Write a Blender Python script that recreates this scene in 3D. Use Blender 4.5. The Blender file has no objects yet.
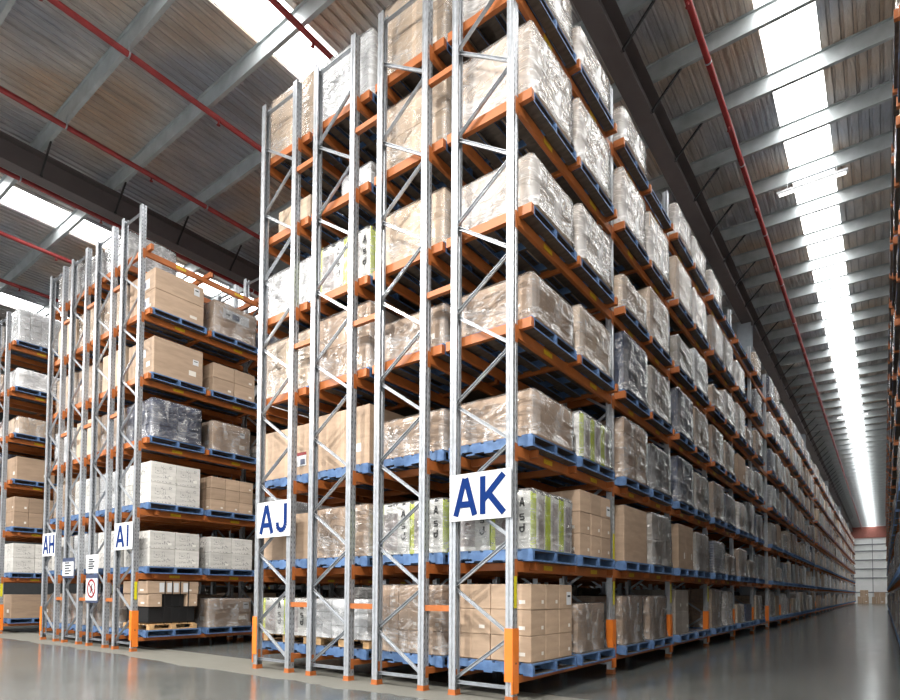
import bpy, math, random
from mathutils import Vector, noise, Matrix
R_ = random.Random(7)
sc = bpy.context.scene
col = sc.collection
PI = math.pi

# ------------------------------------------------------------------ geometry
class G:
    """plain lists of verts / faces / material index"""
    def __init__(s): s.v = []; s.f = []; s.m = []; s.sm = []
    def face(s, pts, m=0):
        b = len(s.v); s.v += [tuple(p) for p in pts]; s.f.append(tuple(range(b, b+len(pts)))); s.m.append(m); s.sm.append(False)
    def box(s, x0, x1, y0, y1, z0, z1, m=0):
        b = len(s.v)
        s.v += [(x0,y0,z0),(x1,y0,z0),(x1,y1,z0),(x0,y1,z0),(x0,y0,z1),(x1,y0,z1),(x1,y1,z1),(x0,y1,z1)]
        for q in ((0,3,2,1),(4,5,6,7),(0,1,5,4),(1,2,6,5),(2,3,7,6),(3,0,4,7)):
            s.f.append(tuple(b+i for i in q)); s.m.append(m); s.sm.append(False)
    def cbox(s, x0, x1, y0, y1, z0, z1, c=.008, m=0):
        """box with chamfered edges"""
        b = len(s.v); idx = {}
        X = (x0, x1); Y = (y0, y1); Z = (z0, z1)
        for i in (0,1):
            for j in (0,1):
                for k in (0,1):
                    sx, sy, sz = 1-2*i, 1-2*j, 1-2*k
                    for a in range(3):
                        p = [X[i]+sx*c, Y[j]+sy*c, Z[k]+sz*c]
                        p[a] = (X[i], Y[j], Z[k])[a]
                        idx[(i,j,k,a)] = len(s.v); s.v.append(tuple(p))
        cen = Vector(((x0+x1)/2,(y0+y1)/2,(z0+z1)/2))
        def add(ids):
            P = [Vector(s.v[i]) for i in ids]
            n = (P[1]-P[0]).cross(P[2]-P[0])
            ctr = sum(P, Vector())/len(P)
            if n.dot(ctr-cen) < 0: ids = ids[::-1]
            s.f.append(tuple(ids)); s.m.append(m); s.sm.append(False)
        for e in (0,1):
            add([idx[(e,j,k,0)] for j,k in ((0,0),(1,0),(1,1),(0,1))])
            add([idx[(i,e,k,1)] for i,k in ((0,0),(1,0),(1,1),(0,1))])
            add([idx[(i,j,e,2)] for i,j in ((0,0),(1,0),(1,1),(0,1))])
        for p in (0,1):
            for q in (0,1):
                add([idx[(p,q,0,0)],idx[(p,q,1,0)],idx[(p,q,1,1)],idx[(p,q,0,1)]])
                add([idx[(p,0,q,0)],idx[(p,1,q,0)],idx[(p,1,q,2)],idx[(p,0,q,2)]])
                add([idx[(0,p,q,1)],idx[(1,p,q,1)],idx[(1,p,q,2)],idx[(0,p,q,2)]])
        for i in (0,1):
            for j in (0,1):
                for k in (0,1): add([idx[(i,j,k,a)] for a in range(3)])
    def prism(s, poly, axis, a, b, m=0):
        """extrude a 2D polygon along an axis. axis 'z': poly=(x,y); 'y': (x,z); 'x': (y,z)"""
        def P(u, w, t):
            return (u, w, t) if axis == 'z' else ((u, t, w) if axis == 'y' else (t, u, w))
        n = len(poly); o = len(s.v)
        s.v += [P(u, w, a) for u, w in poly] + [P(u, w, b) for u, w in poly]
        for i in range(n):
            j = (i+1) % n; s.f.append((o+i, o+j, o+n+j, o+n+i)); s.m.append(m); s.sm.append(False)
        s.f.append(tuple(o+i for i in range(n))[::-1]); s.m.append(m); s.sm.append(False)
        s.f.append(tuple(o+n+i for i in range(n))); s.m.append(m); s.sm.append(False)
    def bar(s, p, q, w, h, m=0, up=(0,1,0)):
        """square bar from p to q"""
        p = Vector(p); q = Vector(q); d = (q-p).normalized(); u = Vector(up)
        a = d.cross(u).normalized()*w/2; c = d.cross(a).normalized()*h/2
        o = len(s.v)
        for e in (p, q): s.v += [tuple(e+a+c), tuple(e-a+c), tuple(e-a-c), tuple(e+a-c)]
        for i in range(4):
            j = (i+1) % 4; s.f.append((o+i, o+j, o+4+j, o+4+i)); s.m.append(m); s.sm.append(False)
        s.f.append((o+3,o+2,o+1,o)); s.f.append((o+4,o+5,o+6,o+7)); s.m += [m,m]; s.sm += [False]*2
    def tube(s, p, q, r, n=12, m=0, r2=None):
        p = Vector(p); q = Vector(q); d = (q-p).normalized()
        u = Vector((0,0,1)) if abs(d.z) < .9 else Vector((1,0,0))
        a = d.cross(u).normalized(); c = d.cross(a); o = len(s.v); r2 = r if r2 is None else r2
        for e, rr in ((p, r), (q, r2)):
            for i in range(n):
                t = 2*PI*i/n; s.v.append(tuple(e+a*math.cos(t)*rr+c*math.sin(t)*rr))
        for i in range(n):
            j = (i+1) % n; s.f.append((o+i, o+j, o+n+j, o+n+i)); s.m.append(m); s.sm.append(True)
        s.f.append(tuple(o+i for i in range(n))[::-1]); s.f.append(tuple(o+n+i for i in range(n))); s.m += [m,m]; s.sm += [False]*2
    def add(s, g, off=(0,0,0), mm=None):
        b = len(s.v); ox, oy, oz = off
        s.v += [(x+ox, y+oy, z+oz) for x, y, z in g.v]
        s.f += [tuple(b+i for i in f) for f in g.f]
        s.m += [m if mm is None else mm.get(m, m) for m in g.m]; s.sm += g.sm
        return s
    def mesh(s, name, mats):
        me = bpy.data.meshes.new(name); me.from_pydata(s.v, [], s.f)
        for mt in mats: me.materials.append(mt)
        me.polygons.foreach_set('material_index', s.m); me.polygons.foreach_set('use_smooth', s.sm)
        me.validate(); me.update(); return me

def obj(name, me, parent=None, loc=(0,0,0), label=None, cat=None, group=None, kind=None, mats=None, rot=None):
    if isinstance(me, G): me = me.mesh(name, mats)
    o = bpy.data.objects.new(name, me); col.objects.link(o); o.location = loc
    if rot: o.rotation_euler = rot
    if parent: o.parent = parent
    if label: o['label'] = label
    if cat: o['category'] = cat
    if group: o['group'] = group
    if kind: o['kind'] = kind
    return o
def empty(name, loc, label=None, cat=None, group=None):
    return obj(name, None, None, loc, label, cat, group)

# ------------------------------------------------------------------ materials
def hexc(r, g, b):
    f = lambda c: ((c/255+.055)/1.055)**2.4 if c/255 > .04045 else c/255/12.92
    return (f(r), f(g), f(b), 1)
class N:
    def __init__(s, name):
        s.m = bpy.data.materials.new(name); s.m.use_nodes = True; s.t = s.m.node_tree; s.t.nodes.clear()
        s.out = s.n('ShaderNodeOutputMaterial')
    def n(s, t, **k):
        x = s.t.nodes.new(t)
        for a, v in k.items():
            if a in x.inputs: x.inputs[a].default_value = v
            else: setattr(x, a, v)
        return x
    def l(s, a, b): s.t.links.new(a, b)
    def math(s, op, a, b=None, c=None):
        x = s.n('ShaderNodeMath', operation=op)
        for i, v in enumerate((a, b, c)):
            if v is None: continue
            if hasattr(v, 'links') or hasattr(v, 'is_linked'): s.l(v, x.inputs[i])
            else: x.inputs[i].default_value = v
        return x.outputs[0]
    def noise(s, vec, scale, detail=3, rough=.5, dist=0):
        x = s.n('ShaderNodeTexNoise'); x.inputs['Scale'].default_value = scale; x.inputs['Detail'].default_value = detail
        x.inputs['Roughness'].default_value = rough; x.inputs['Distortion'].default_value = dist
        if vec: s.l(vec, x.inputs['Vector'])
        return x.outputs['Fac']
    def mapping(s, vec, scale=(1,1,1), rot=(0,0,0)):
        x = s.n('ShaderNodeMapping'); x.inputs['Scale'].default_value = scale; x.inputs['Rotation'].default_value = rot; s.l(vec, x.inputs['Vector']); return x.outputs[0]
    def mix(s, f, a, b):
        x = s.n('ShaderNodeMix', data_type='RGBA')
        for i, v in ((0, f), (6, a), (7, b)):
            if hasattr(v, 'is_linked'): s.l(v, x.inputs[i])
            else: x.inputs[i].default_value = v
        return x.outputs[2]
    def ramp(s, fac, stops):
        x = s.n('ShaderNodeValToRGB'); s.l(fac, x.inputs[0]); e = x.color_ramp.elements
        e[0].position, e[0].color = stops[0]; e[1].position, e[1].color = stops[-1]
        for p, c in stops[1:-1]: q = e.new(p); q.color = c
        return x.outputs[0]
    def bump(s, h, strength=.3, dist=.02):
        x = s.n('ShaderNodeBump'); x.inputs['Strength'].default_value = strength; x.inputs['Distance'].default_value = dist; s.l(h, x.inputs['Height']); return x.outputs[0]
    def pbsdf(s, color, rough=.5, metal=0., normal=None, spec=None, link=True):
        x = s.n('ShaderNodeBsdfPrincipled')
        for k, v in (('Base Color', color), ('Roughness', rough), ('Metallic', metal)):
            if hasattr(v, 'is_linked'): s.l(v, x.inputs[k])
            else: x.inputs[k].default_value = v
        if normal: s.l(normal, x.inputs['Normal'])
        if spec is not None: x.inputs['Specular IOR Level'].default_value = spec
        if link: s.l(x.outputs[0], s.out.inputs[0])
        return x.outputs[0]
def gw(v): return (v, v, v, 1)

def simple(name, c, rough=.5, metal=0., var=.12, nscale=6, bump=0, spec=None):
    a = N(name); tc = a.n('ShaderNodeTexCoord').outputs['Object']
    nz = a.noise(tc, nscale, 4)
    lo = tuple(x*(1-var) for x in c[:3])+(1,); hi = tuple(min(1, x*(1+var)) for x in c[:3])+(1,)
    cc = a.ramp(nz, [(.3, lo), (.7, hi)])
    a.pbsdf(cc, rough, metal, a.bump(a.noise(tc, nscale*4), .3, bump) if bump else None, spec)
    return a.m
def cardboard(name, c, tape=True, printed=False, dark=False):
    a = N(name); T = a.n('ShaderNodeTexCoord'); ob = T.outputs['Object']; ge = T.outputs['Generated']
    geo = a.n('ShaderNodeNewGeometry'); rnd = a.n('ShaderNodeObjectInfo').outputs['Random']
    nz = a.noise(a.mapping(ob, (1,1,5)), 3, 4)
    lo = tuple(x*.86 for x in c[:3])+(1,); hi = tuple(min(1, x*1.1) for x in c[:3])+(1,)
    cc = a.ramp(nz, [(.3, lo), (.7, hi)])
    # per-object shade
    h = a.n('ShaderNodeHueSaturation'); a.l(cc, h.inputs['Color'])
    a.l(a.math('MULTIPLY_ADD', rnd, .25, .87), h.inputs['Value']); h.inputs['Saturation'].default_value = 1
    cc = h.outputs[0]
    sg = a.n('ShaderNodeSeparateXYZ'); a.l(ge, sg.inputs[0]); sn = a.n('ShaderNodeSeparateXYZ'); a.l(T.outputs['Normal'], sn.inputs[0])
    gx, gy, gz = sg.outputs; nx = a.math('ABSOLUTE', sn.outputs[0]); ny = a.math('ABSOLUTE', sn.outputs[1])
    ix = a.math('GREATER_THAN', nx, .7); iy = a.math('GREATER_THAN', ny, .7)
    u = a.math('ADD', a.math('MULTIPLY', gy, ix), a.math('MULTIPLY', gx, iy))
    def inside(v, c0, w): return a.math('LESS_THAN', a.math('ABSOLUTE', a.math('SUBTRACT', v, c0)), w)
    if tape:
        tp = a.math('MULTIPLY', inside(gx, .5, .035), a.math('SUBTRACT', 1, ix))
        tp = a.math('MULTIPLY', tp, .55)
        cc = a.mix(tp, cc, tuple(min(1, x*1.35) for x in c[:3])+(1,))
    if printed:
        ve = a.noise(ob, 5, 1, .5, 2.0)
        ln = inside(ve, .5, .02); m2 = a.math('MULTIPLY', ln, a.math('MULTIPLY', inside(u, .5, .33), inside(gz, .55, .3)))
        cc = a.mix(a.math('MULTIPLY', m2, .7), cc, hexc(90, 92, 96))
        cc = a.mix(a.math('MULTIPLY', inside(gz, .07, .03), a.math('MULTIPLY', a.math('GREATER_THAN', a.noise(ob, 30), .55), .6)), cc, hexc(90, 92, 96))
    side = a.math('ADD', ix, iy)
    # shipping label, small square
    on = a.math('GREATER_THAN', a.math('FRACT', a.math('MULTIPLY', rnd, 7.3)), .4)
    lb = a.math('MULTIPLY', a.math('MULTIPLY', inside(u, .78, .075), inside(gz, .3, .07)), a.math('MULTIPLY', on, side))
    cc = a.mix(a.math('MULTIPLY', lb, .8), cc, hexc(232, 230, 224))
    a.pbsdf(cc, .62, 0, a.bump(nz, .15, .01), .35)
    return a.m
def lime():
    a = N('printed_lime_carton'); T = a.n('ShaderNodeTexCoord'); ge = T.outputs['Generated']; ob = T.outputs['Object']
    sg = a.n('ShaderNodeSeparateXYZ'); a.l(ge, sg.inputs[0]); sn = a.n('ShaderNodeSeparateXYZ'); a.l(T.outputs['Normal'], sn.inputs[0])
    gx, gy, gz = sg.outputs; ix = a.math('GREATER_THAN', a.math('ABSOLUTE', sn.outputs[0]), .7); iy = a.math('GREATER_THAN', a.math('ABSOLUTE', sn.outputs[1]), .7)
    def inside(v, c0, w): return a.math('LESS_THAN', a.math('ABSOLUTE', a.math('SUBTRACT', v, c0)), w)
    c = hexc(232, 232, 228)
    cc = a.mix(a.math('MULTIPLY', ix, inside(gy, .18, .18)), c, hexc(196, 214, 40))
    cc = a.mix(a.math('MULTIPLY', iy, inside(gx, .06, .07)), cc, hexc(214, 224, 90))
    # grey photo panel
    ph = a.math('MULTIPLY', a.math('MULTIPLY', inside(gx, .36, .24), inside(gz, .45, .36)), iy)
    ph2 = a.math('MULTIPLY', a.math('MULTIPLY', inside(gy, .7, .2), inside(gz, .45, .42)), ix)
    nz = a.ramp(a.noise(ob, 5, 3, .5, 1.5), [(.35, hexc(150, 140, 140)), (.7, hexc(216, 208, 206))])
    cc = a.mix(a.math('ADD', ph, ph2), cc, nz)
    d = a.n('ShaderNodeVectorMath', operation='DISTANCE')
    m = a.mapping(ge, (1, 1, 1.0)); a.l(m, d.inputs[0]); d.inputs[1].default_value = (.38, 0, .42)
    blob = a.math('MULTIPLY', a.math('LESS_THAN', d.outputs['Value'], .1), iy)
    cc = a.mix(a.math('MULTIPLY', blob, .8), cc, hexc(112, 78, 74))
    cc = a.mix(a.math('MULTIPLY', a.math('GREATER_THAN', gz, .95), a.math('GREATER_THAN', a.noise(ob, 18), .5)), cc, hexc(70, 72, 76))
    a.pbsdf(cc, .4, 0)
    return a.m
def film(name, base=.05, tint=(.93, .94, .96, 1), rough=.25, amp=1.):
    a = N(name); T = a.n('ShaderNodeTexCoord'); ob = T.outputs['Object']
    w1 = a.noise(a.mapping(ob, (.9, .9, 2.6), (.75, .5, .3)), 1.7, 2, .5, 1.3)
    w2 = a.noise(a.mapping(ob, (1.5, 1.5, .8), (-.7, .5, 0)), 2.2, 2, .5, .9)
    h = a.math('ADD', w1, a.math('MULTIPLY', w2, .6))
    nrm = a.bump(h, .6, .09)
    s1 = a.ramp(w1, [(.47, gw(0)), (.495, gw(1)), (.52, gw(0))])
    s3 = a.ramp(w1, [(.575, gw(0)), (.6, gw(1)), (.63, gw(0))])
    st2 = a.ramp(w2, [(.53, gw(0)), (.66, gw(1))])
    fac = a.math('ADD', base, a.math('ADD', a.math('MULTIPLY', a.math('ADD', s1, s3), .2*amp), a.math('MULTIPLY', st2, .2*amp)))  # white streaks in the opacity paint highlights onto the film
    fac = a.math('MINIMUM', fac, .95)
    fr = a.n('ShaderNodeFresnel', IOR=1.4); a.l(nrm, fr.inputs['Normal'])
    tr = a.n('ShaderNodeBsdfTransparent'); tr.inputs[0].default_value = (.97, .97, .975, 1)
    pr = a.pbsdf(tint, rough, 0, nrm, .5, link=False)
    gl = a.n('ShaderNodeBsdfGlossy'); gl.inputs['Roughness'].default_value = .2; a.l(nrm, gl.inputs['Normal'])
    m1 = a.n('ShaderNodeMixShader'); a.l(fac, m1.inputs[0]); a.l(tr.outputs[0], m1.inputs[1]); a.l(pr, m1.inputs[2])
    m2 = a.n('ShaderNodeMixShader'); a.l(a.math('MULTIPLY', fr.outputs[0], .8), m2.inputs[0]); a.l(m1.outputs[0], m2.inputs[1]); a.l(gl.outputs[0], m2.inputs[2])
    a.l(m2.outputs[0], a.out.inputs[0]); return a.m
def galv(name, holes=False, c=(186, 190, 196)):
    a = N(name); T = a.n('ShaderNodeTexCoord'); ob = T.outputs['Object']
    nz = a.noise(ob, 14, 3)
    cc = a.ramp(nz, [(.3, hexc(*[int(x*.88) for x in c])), (.7, hexc(*c))])
    ro = a.math('MULTIPLY_ADD', nz, .2, .24)
    if holes:
        s = a.n('ShaderNodeSeparateXYZ'); a.l(ob, s.inputs[0]); sn = a.n('ShaderNodeSeparateXYZ'); a.l(T.outputs['Normal'], sn.inputs[0])
        ix = a.math('GREATER_THAN', a.math('ABSOLUTE', sn.outputs[0]), .7)
        z = a.math('ABSOLUTE', a.math('SUBTRACT', a.math('FRACT', a.math('MULTIPLY', s.outputs[2], 13.3)), .5))
        y = a.math('ABSOLUTE', a.math('SUBTRACT', a.math('ABSOLUTE', a.math('SUBTRACT', s.outputs[1], .05)), .027))
        hm = a.math('MULTIPLY', a.math('MULTIPLY', a.math('LESS_THAN', z, .22), a.math('LESS_THAN', y, .006)), ix)
        cc = a.mix(hm, cc, hexc(98, 100, 104))
        a.pbsdf(cc, ro, a.math('MULTIPLY', a.math('SUBTRACT', 1, hm), .55))
    else: a.pbsdf(cc, ro, .55)
    return a.m
def emit(name, c, s, ribs=False):
    a = N(name); e = a.n('ShaderNodeEmission'); e.inputs['Color'].default_value = c
    e.inputs['Strength'].default_value = s; a.l(e.outputs[0], a.out.inputs[0]); return a.m

TAN = (186, 156, 128)
M = {}
M['tan1'] = cardboard('cardboard_tan', hexc(178, 154, 132))
M['tan2'] = cardboard('cardboard_pale', hexc(202, 182, 160))
M['tan3'] = cardboard('cardboard_brown', hexc(156, 134, 114))
M['grey'] = cardboard('cardboard_grey', hexc(150, 142, 134))
M['white'] = cardboard('white_carton', hexc(206, 204, 200), printed=True)
M['plainwhite'] = cardboard('plain_white_carton', hexc(222, 224, 226))
M['bluewhite'] = cardboard('pale_blue_carton', hexc(150, 176, 204), tape=False)
M['navy'] = simple('navy_plastic', hexc(34, 48, 78), .35, var=.25, nscale=9)
M['charcoal'] = simple('charcoal_wrap', hexc(62, 64, 68), .3, var=.35, nscale=5, bump=.02)
M['lime'] = lime()
M['film'] = film('stretch_film', .04)
M['milky_sheen'] = film('milky_sheen_stretch_film', .3, (.9, .9, .91, 1), .2, 1.3)  # skylight reflection on the wraps painted in as a whiter film
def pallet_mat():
    """blue paint on the edges only, bare boards on the broad faces with underside shade painted in"""
    a = N('blue_edged_shade_dark_pallet_timber'); T = a.n('ShaderNodeTexCoord'); ob = T.outputs['Object']
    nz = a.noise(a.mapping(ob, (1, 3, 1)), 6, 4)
    shaded_wood = a.ramp(nz, [(.3, hexc(64, 56, 50)), (.7, hexc(96, 86, 76))])  # bare timber, darkened to carry the shade under the decks
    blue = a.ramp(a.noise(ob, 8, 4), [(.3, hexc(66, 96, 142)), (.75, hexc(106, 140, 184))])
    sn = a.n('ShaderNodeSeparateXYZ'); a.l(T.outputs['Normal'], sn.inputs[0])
    c = a.mix(a.math('GREATER_THAN', a.math('ABSOLUTE', sn.outputs[2]), .7), blue, shaded_wood)
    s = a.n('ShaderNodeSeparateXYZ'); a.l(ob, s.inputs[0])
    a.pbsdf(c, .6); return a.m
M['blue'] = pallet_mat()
M['timber'] = simple('raw_pine_timber', hexc(196, 160, 116), .65, var=.2, nscale=12)
M['orange'] = simple('orange_powder_coat', hexc(172, 98, 46), .5, var=.12, nscale=5)
M['guard'] = simple('orange_guard_paint', hexc(232, 126, 44), .4, var=.08, nscale=5)
M['yellow'] = simple('yellow_marker', hexc(216, 206, 30), .45, var=.08)
M['beamlabel'] = simple('yellow_beam_label', hexc(206, 170, 30), .45, var=.15, nscale=30)
M['galv'] = galv('galvanised_steel')
M['post'] = galv('perforated_galvanised_steel', True)
M['red'] = simple('red_pipe_paint', hexc(134, 32, 32), .4, var=.12)
M['girder'] = simple('dark_grey_steel_paint', hexc(92, 84, 84), .55, var=.08, nscale=3)
M['column'] = simple('grey_blue_steel_paint', hexc(150, 158, 166), .5, var=.06)
M['purlin'] = simple('galvanised_purlin', hexc(172, 178, 180), .42, .35, var=.15, nscale=3)
M['black'] = simple('black_steel', hexc(28, 28, 30), .5)
M['signwhite'] = simple('white_sign_face', hexc(206, 208, 211), .6, var=.02, spec=.2)
M['signblue'] = simple('blue_lettering', hexc(12, 44, 104), .8, var=.03, spec=.1)
M['signred'] = simple('red_printing', hexc(140, 14, 26), .4, var=.03)
M['print'] = simple('grey_printing', hexc(50, 54, 60), .7, var=.03, spec=.1)
M['header'] = simple('slate_blue_plastic', hexc(66, 76, 102), .4, var=.05)
M['wallpanel'] = simple('white_wall_panel', hexc(224, 226, 226), .5, var=.04, nscale=1)
M['darkwall'] = simple('dark_grey_wall_sheet', hexc(58, 60, 62), .6)
M['flash'] = simple('rust_red_flashing', hexc(140, 84, 74), .5)
M['girt'] = simple('grey_girt', hexc(128, 132, 136), .5)
M['daylight'] = emit('daylit_skylight_sheet', (1, .99, .97, 1), 12)
M['tubelight'] = emit('fluorescent_tube', (1, 1, .97, 1), 3)
# printed navy crate
def crate():
    a = N('navy_printed_carton'); T = a.n('ShaderNodeTexCoord'); ob = T.outputs['Object']; ge = T.outputs['Generated']
    b = a.n('ShaderNodeTexBrick'); a.l(a.mapping(ge, (1,1,1), (PI/2,0,0)), b.inputs[0])
    b.inputs['Scale'].default_value = 3.2; b.inputs['Color1'].default_value = hexc(30, 40, 66); b.inputs['Color2'].default_value = hexc(52, 62, 92); b.inputs['Mortar'].default_value = hexc(120, 128, 146); b.inputs['Mortar Size'].default_value = .018
    g = a.math('GREATER_THAN', a.noise(a.mapping(ge, (2, 2, 9)), 3, 1), .6)
    cc = a.mix(a.math('MULTIPLY', g, .6), b.outputs[0], hexc(130, 138, 156))
    a.pbsdf(cc, .35); return a.m
M['crate'] = crate()
# roof foil
def foil():
    a = N('silver_foil_roof_lining'); T = a.n('ShaderNodeTexCoord'); ob = T.outputs['Object']
    s = a.n('ShaderNodeSeparateXYZ'); a.l(ob, s.inputs[0])
    w = a.noise(a.mapping(ob, (2.2, .35, 1)), 1.6, 5, .6, 1.2)
    big = a.noise(a.mapping(ob, (.5, .6, 1)), .8, 2)
    cr = a.noise(a.mapping(ob, (5, 1.2, 1)), 3.2, 5, .65, .8)
    cc = a.ramp(big, [(.36, hexc(206, 184, 164)), (.5, hexc(204, 198, 194)), (.64, hexc(176, 180, 190))])  # brown and bluish reflections painted into the foil colour
    cc = a.mix(a.ramp(w, [(.45, gw(0)), (.65, gw(.4))]), cc, hexc(150, 144, 140))
    seam = a.math('LESS_THAN', a.math('ABSOLUTE', a.math('SUBTRACT', a.math('FRACT', a.math('MULTIPLY', s.outputs[0], 1/.19)), .5)), .05)
    cc = a.mix(a.math('MULTIPLY', seam, .42), cc, hexc(80, 78, 78))
    h = a.math('ADD', a.math('MULTIPLY', w, 1.), a.math('MULTIPLY', cr, .35))
    a.pbsdf(cc, .34, .62, a.bump(h, .8, .12)); return a.m
M['foil'] = foil()
def floor_mat():
    a = N('polished_concrete'); T = a.n('ShaderNodeTexCoord'); ob = T.outputs['Object']
    s = a.n('ShaderNodeSeparateXYZ'); a.l(ob, s.inputs[0])
    n1 = a.noise(ob, .45, 5, .6, .6); n2 = a.noise(ob, 3.5, 5, .6)
    c = a.ramp(n1, [(.3, hexc(78, 81, 80)), (.7, hexc(95, 97, 95))])
    c = a.mix(a.ramp(n2, [(.45, gw(0)), (.8, gw(.3))]), c, hexc(112, 112, 108))
    scuff = a.ramp(a.noise(a.mapping(ob, (.5, 3, 1), (0, 0, .3)), 1.6, 5, .7, 1.2), [(.58, gw(0)), (.68, gw(.35))])
    c = a.mix(scuff, c, hexc(124, 124, 120))
    # unsealed paler strip along the rack ends
    e = a.math('ADD', s.outputs[1], a.math('MULTIPLY', a.math('SUBTRACT', n1, .5), .8))
    strip = a.math('MULTIPLY', a.math('GREATER_THAN', e, 5.05), a.math('LESS_THAN', s.outputs[1], 6.2))
    c = a.mix(a.math('MULTIPLY', strip, .5), c, hexc(126, 123, 113))
    r = a.math('ADD', a.math('MULTIPLY_ADD', n2, .14, .1), a.math('MULTIPLY', strip, .35))
    a.pbsdf(c, r, 0, a.bump(n2, .06, .01), .24); return a.m
M['floor'] = floor_mat()

# ------------------------------------------------------------------ layout
Y0 = 5.5; BAY = 2.9; FD = .86; H = 8.95
P = [.27, 1.54, 2.82, 4.15, 5.44, 6.75, 8.05]
LV = ['floor level', 'second level', 'third level', 'fourth level', 'fifth level', 'sixth level', 'top level']
ORD = ['first','second','third','fourth','fifth','sixth','seventh','eighth','ninth','tenth','eleventh','twelfth']
ROOF = 11.5; GZ0, GZ1 = 10.6, 11.17

# ------------------------------------------------------------------ pallets
def pallet_parts():
    top = G()
    for i in range(7):
        x = -.5825+.145*i+i*.025
        top.box(x, x+.13, -.5825, .5825, .117, .14)
    for i in range(5):
        x = -.5825+.26125*i
        top.box(x, x+.12, -.5825, .5825, 0, .02)
    b = G()   # bearer with notches, runs along X
    w = .022
    poly = [(-.5825,.02),(-.40,.02),(-.38,.045),(-.24,.045),(-.22,.02),(.22,.02),(.24,.045),(.38,.045),(.40,.02),(.5825,.02),(.5825,.117),(-.5825,.117)]
    b.prism(poly, 'y', -w, w)
    return top, b
PT, PB = pallet_parts()
PYS = (-.5605, 0, .5605)
pal_full = G().add(PT)
for y in PYS: pal_full.add(PB, (0, y, 0))
far_pal = G()
for z0, z1 in ((0, .02), (.117, .14)): far_pal.box(-.5825, .5825, -.5825, .5825, z0, z1)
for y in PYS: far_pal.box(-.5825, .5825, y-.022, y+.022, .02, .117)
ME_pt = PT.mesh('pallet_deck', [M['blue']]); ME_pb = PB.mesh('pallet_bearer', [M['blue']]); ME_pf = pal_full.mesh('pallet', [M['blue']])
tpal = G()
for i in range(7):
    x = -.55+.155*i; tpal.box(x, x+.10, -.5, .5, .095, .115)
for i in (0, 1, 2):
    x = -.55+.49*i; tpal.box(x, x+.12, -.5, .5, 0, .018)
tb = G()
for i in (0, 1, 2):
    for j in (0, 1, 2): tb.box(-.55+.49*i, -.43+.49*i, -.5+.45*j, -.40+.45*j, .018, .095)
ME_tp = tpal.mesh('timber_deck', [M['timber']]); ME_tb = tb.mesh('timber_blocks', [M['timber']])
def pallet(x, y, z, where, near):
    lab = 'blue pallet, ' + where
    if near:
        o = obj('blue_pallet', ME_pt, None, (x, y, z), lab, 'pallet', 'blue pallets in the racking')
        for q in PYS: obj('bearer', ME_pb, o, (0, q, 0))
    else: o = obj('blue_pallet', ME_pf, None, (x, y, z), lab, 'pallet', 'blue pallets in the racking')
    return o
def timber_pallet(x, y, z, where):
    o = obj('timber_pallet', ME_tp, None, (x, y, z), 'bare timber pallet atop a blue one, ' + where, 'pallet', 'bare timber pallets')
    obj('block', ME_tb, o, label='row of pine blocks')
    return o

# ------------------------------------------------------------------ lettering
def strokes(g, segs, w, y, m=1):
    for q_, (a, b) in enumerate(segs):
        yy = y-.001*(q_ % 3)
        ax, az = a; bx, bz = b
        d = Vector((bx-ax, bz-az)).normalized(); n = Vector((-d.y, d.x))*w/2
        poly = [(ax+n.x, az+n.y), (ax-n.x, az-n.y), (bx-n.x, bz-n.y), (bx+n.x, bz+n.y)]
        g.prism(poly, 'y', yy-.004, y, m)
def letter(ch, x0, z0, w, h, sw):
    x1 = x0+w; z1 = z0+h; s = []
    if ch == 'A':
        xm = (x0+x1)/2; e = sw/2
        s = [((x0+e*.9, z0), (xm-e*.15, z1)), ((x1-e*.9, z0), (xm+e*.15, z1)), ((x0+w*.2, z0+h*.3), (x1-w*.2, z0+h*.3))]
    if ch == 'K': s = [((x0+sw/2, z0), (x0+sw/2, z1)), ((x0+sw/2, z0+h*.36), (x1-sw*.55, z1)), ((x0+sw*1.5, z0+h*.55), (x1-sw*.5, z0))]
    if ch == 'I': s = [((x0+w/2, z0), (x0+w/2, z1))]
    if ch == 'H': s = [((x0+sw/2, z0), (x0+sw/2, z1)), ((x1-sw/2, z0), (x1-sw/2, z1)), ((x0, z0+h*.5), (x1, z0+h*.5))]
    if ch == 'J':
        r = (w-sw)/2; cx_ = x0+w/2; pts = [(x1-sw/2, z1), (x1-sw/2, z0+r+sw/2)]
        for i in range(1, 10):
            t = -PI*i/9; pts.append((cx_+r*math.cos(t), z0+r+sw/2+r*math.sin(t)))
        pts.append((x0+sw/2, z0+r+sw/2+h*.06)); s = list(zip(pts[:-1], pts[1:]))
    return s
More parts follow.
